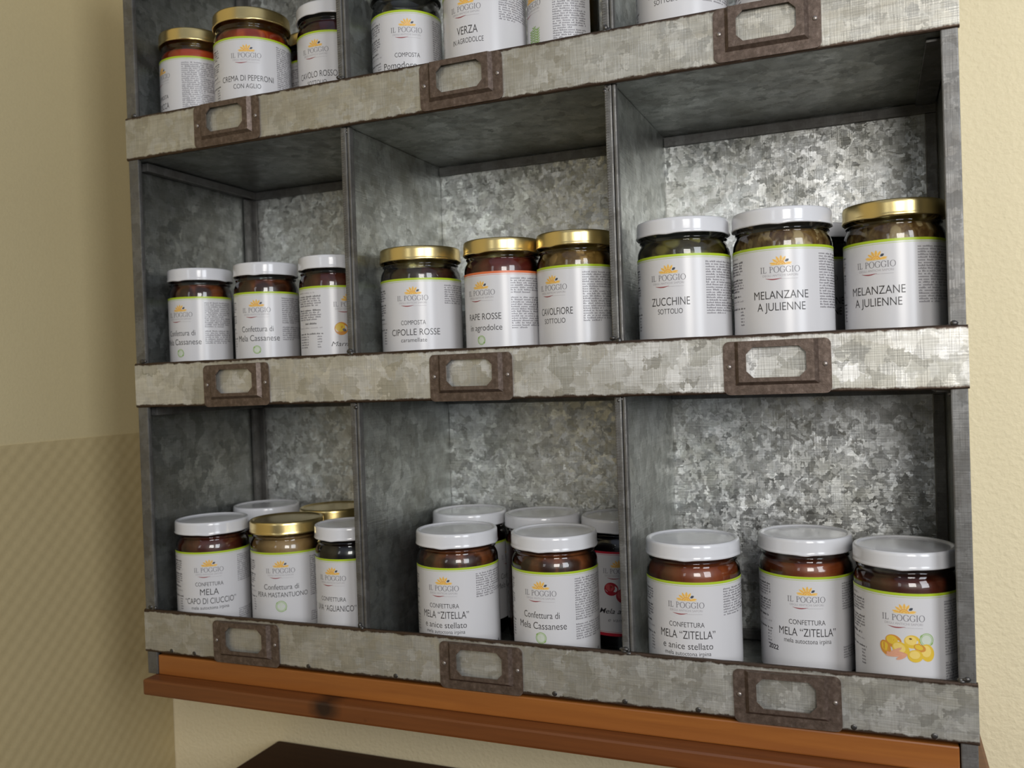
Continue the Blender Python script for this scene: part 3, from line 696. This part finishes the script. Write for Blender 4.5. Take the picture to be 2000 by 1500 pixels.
# ------------------------------------------------------------------ jars
Q1, Q2 = '\u201c', '\u201d'
def zit(off=0): return [('CONFETTURA', 0, 32+off, 3.7, dict(width=25.5)), (f'MELA {Q1}ZITELLA{Q2}', 0, 40.3+off, 6.0, dict(width=41))]
CASS = [('Confettura di', 0, 35.5, 5.3, dict(width=30)), ('Mela Cassanese', 0, 43.8, 5.6, dict(width=40.5))]
MEL = [('MELANZANE', 0, 36, 5.8, dict(width=37)), ('A JULIENNE', 0, 44, 5.8, dict(width=32.5))]
ZUC = [('ZUCCHINE', 1, 36, 6.0, dict(width=29)), ('SOTTOLIO', 1, 42, 3.9, dict(width=18.5))]
# middle shelf, right compartment
jar(2, 0.0686, 0.4970, 0.0380, -20, 'white', 'zucch', 'white-lidded jar of dark green courgettes, beside the right divider on the middle shelf', lines=ZUC)
jar(2, 0.0692, 0.5674, 0.0380, -3, 'white', 'aub', 'white-lidded jar of beige aubergine strips beside the gold-lidded jar on the middle shelf', lines=MEL)
jar(2, 0.0668, 0.6408, 0.0500, -21, 'gold', 'aub', 'gold-lidded jar of aubergine strips against the right side of the cabinet', lines=MEL)
jar(2, 0.0670, 0.5815, 0.1250, 12, 'white', 'grape', 'jar mostly hidden behind the two aubergine jars on the middle shelf', lines=MEL)
# middle shelf, middle compartment
jar(2, 0.0688, 0.2710, 0.0490, -13, 'gold', 'onion', 'gold-lidded jar of dark onions, left one in the middle compartment of the middle shelf', fill=0.0950,
    lines=[('COMPOSTA', 0, 38, 3.8, dict(width=21)), ('CIPOLLE ROSSE', 1, 46.5, 5.5, dict(width=42.5)), ('caramellate', 0, 52, 3.5, dict(width=22))], right_para=((0, 9),))
jar(2, 0.0638, 0.3480, 0.0460, -36, 'gold', 'beet', 'gold-lidded jar of red preserve with a coral stripe on its label', stripe='coral', badge=(0, 53.5, 3.7),
    lines=[('RAPE ROSSE', 2, 37.5, 5.3, dict(width=31)), ('in agrodolce', 3, 46, 5.0, dict(width=30))], right_para=((0, 7), (15, 14)))
jar(2, 0.0620, 0.4112, 0.0440, -38, 'gold', 'cauli', 'gold-lidded jar of yellowish cauliflower partly behind the right divider on the middle shelf',
    lines=[('CAVOLFIORE', 2, 37, 5.6, dict(width=30)), ('SOTTOLIO', 1, 43.5, 4.0, dict(width=20))])
# middle shelf, left compartment
jar(2, 0.0591, 0.0368, 0.0460, -41, 'white', 'amber', 'small white-lidded jar of brown jam, leftmost on the middle shelf', lines=CASS, badge=(0, 51.5, 3.7), right_para=((0, 13), (26, 7)))
jar(2, 0.0582, 0.1105, 0.0490, -20, 'white', 'amber', 'small white-lidded jar of brown jam, second from left on the middle shelf', lines=CASS, badge=(0, 51.5, 3.7), right_para=((0, 13), (26, 7)))
jar(2, 0.0580, 0.1845, 0.0450, 27, 'white', 'jam', 'small white-lidded jar with orange fruit on its label, beside the middle shelf divider', art=fruit_peach)
# bottom shelf, right compartment
jar(3, 0.0694, 0.4967, 0.0385, -10, 'white', 'orange', 'white-lidded jar of orange-brown jam beside the divider in the bottom right compartment', fill=0.0955,
    lines=zit()+[('e anice stellato', 0, 47.8, 5.0, dict(width=37)), ('mela autoctona irpina', 0, 52.4, 3.2, dict(width=34))], right_para=((0, 11),))
jar(3, 0.0680, 0.5740, 0.0740, 0, 'white', 'orange', 'white-lidded jar of orange-brown jam set back between its two neighbours in the bottom right compartment', fill=0.0945,
    lines=zit(2.5)+[('mela autoctona irpina', 0, 48, 3.6, dict(width=33.5))], right_para=((0, 11), (46, 5)), art=stamp)
jar(3, 0.0672, 0.6415, 0.0420, -3, 'white', 'jam', 'white-lidded jar with yellow apples on its label at the right end of the bottom shelf', fill=0.0935, art=fruit_yellow, right_para=((0, 20), (40, 7)))
# bottom shelf, middle compartment
jar(3, 0.0681, 0.3017, 0.0385, -22, 'white', 'amber', 'white-lidded jar of amber jam, front left in the bottom middle compartment',
    lines=zit()+[('e anice stellato', 0, 47.8, 5.0, dict(width=37)), ('mela autoctona irpina', 0, 52.4, 3.2, dict(width=34))], right_para=((0, 11),))
jar(3, 0.0694, 0.3852, 0.0440, -21, 'white', 'amber', 'white-lidded jar of amber jam, front right in the bottom middle compartment', lines=CASS, badge=(0, 50.5, 4.4), right_para=((0, 18), (35, 7)))
jar(3, 0.0700, 0.2710, 0.1300, 75, 'white', 'jam', 'white-lidded jar at the back left of the bottom middle compartment', lines=CASS)
jar(3, 0.0688, 0.3440, 0.1290, 80, 'white', 'jam', 'white-lidded jar at the back of the bottom middle compartment between two others', lines=CASS)
jar(3, 0.0684, 0.4165, 0.1290, -5, 'white', 'grape', 'white-lidded jar with red apples and red stripes on its label, behind the right divider', stripe='red', art=fruit_apple, bottom_stripe=True)
# bottom shelf, left compartment
jar(3, 0.0672, 0.0437, 0.0420, -8, 'white', 'jam', 'white-lidded jar of dark red jam, leftmost on the bottom shelf',
    lines=[('CONFETTURA', 0, 30.8, 3.7, dict(width=25)), ('MELA', 0, 39, 6.0, dict(width=16.5)), (f'{Q1}CAPO DI CIUCCIO{Q2}', 0, 47, 5.6, dict(width=48)), ('mela autoctona irpina', 0, 52, 3.2, dict(width=34))], right_para=((0, 14), (50, 5)))
jar(3, 0.0676, 0.1175, 0.0575, -13, 'gold', 'pear', 'gold-lidded jar of light brown pear jam at the front of the bottom left compartment',
    lines=[('Confettura di', 0, 33, 5.0, dict(width=32)), ('PERA MASTANTUONO', 0, 39.8, 4.5, dict(width=48))], badge=(0, 48, 5.0), right_para=((0, 20), (50, 5)))
jar(3, 0.0612, 0.1940, 0.0440, -33, 'white', 'grape', 'white-lidded jar of black jam beside the left divider on the bottom shelf',
    lines=[('CONFETTURA', 0, 36, 3.8, dict(width=25)), (f'UVA {Q1}AGLIANICO{Q2}', 1, 44.5, 5.4, dict(width=40))])
jar(3, 0.0670, 0.0390, 0.1290, 60, 'white', 'jam', 'white-lidded jar at the back left corner of the bottom left compartment', lines=CASS)
jar(3, 0.0684, 0.1210, 0.1300, 60, 'gold', 'pear', 'gold-lidded jar at the back of the bottom left compartment', lines=CASS)
# upper shelf, left compartment
jar(1, 0.0634, 0.0372, 0.0490, -68, 'gold', 'pumpkin', 'smaller gold-lidded jar of red-orange compote, leftmost on the upper shelf', fill=0.094,
    lines=[('COMPOSTA', 0, 37, 3.8, dict(width=21)), ('ZUCCA', 2, 46, 5.6, dict(width=18)), ('con limone', 5, 53, 5.0, dict(width=24))], right_para=((0, 25),))
jar(1, 0.0682, 0.1130, 0.0385, -10, 'gold', 'pepper', 'large gold-lidded jar of orange pepper cream on the upper shelf',
    fill=0.0945, lines=[('CREMA DI PEPERONI', 0, 38.5, 5.2, dict(width=47)), ('CON AGLIO', 0, 45, 4.2, dict(width=24))])
jar(1, 0.0660, 0.1868, 0.0590, -32, 'white', 'cabbage', 'white-lidded jar of dark red cabbage beside the left divider on the upper shelf',
    lines=[('CAVOLO ROSSO', 1, 39.5, 5.6, dict(width=38)), ('SOTTOLIO', 1, 46, 4.0, dict(width=19))])
jar(1, 0.0600, 0.1355, 0.1070, 40, 'gold', 'cabbage', 'gold-lidded jar mostly hidden behind the pepper cream jar on the upper shelf', lines=ZUC)
# upper shelf, middle compartment
jar(1, 0.0598, 0.2655, 0.0490, 0, 'tin', 'onion', 'jar with dark glass shoulder, left one in the upper middle compartment', fill=0.088,
    lines=[('COMPOSTA', 0, 38.5, 3.8, dict(width=21)), ('Pomodoro verde', 2, 47.5, 5.6, dict(width=46))])
jar(1, 0.0676, 0.3425, 0.0390, -27, 'white', 'onion', 'wide jar with mostly blank white label, middle one of three in its upper compartment',
    lines=[('VERZA', 1, 36.5, 6.6, dict(width=18)), ('IN AGRODOLCE', 1, 43.5, 4.2, dict(width=27))], right_para=((0, 12),))
jar(1, 0.0578, 0.4060, 0.0490, -63, 'gold', 'herb', 'jar of yellow oil with green herbs on its label, on the upper shelf', art=herb_art, right_para=((6, 25),))
# upper shelf, right compartment
jar(1, 0.0676, 0.5015, 0.0390, -21, 'white', 'zucch', 'left jar of the upper right compartment, only its label bottom showing', lines=ZUC, right_para=((0, 21),))
jar(1, 0.0670, 0.5735, 0.0400, -12, 'white', 'aub', 'right jar of the upper right compartment, barely showing over the rail', lines=[('INT', -11, 44, 4.0)])
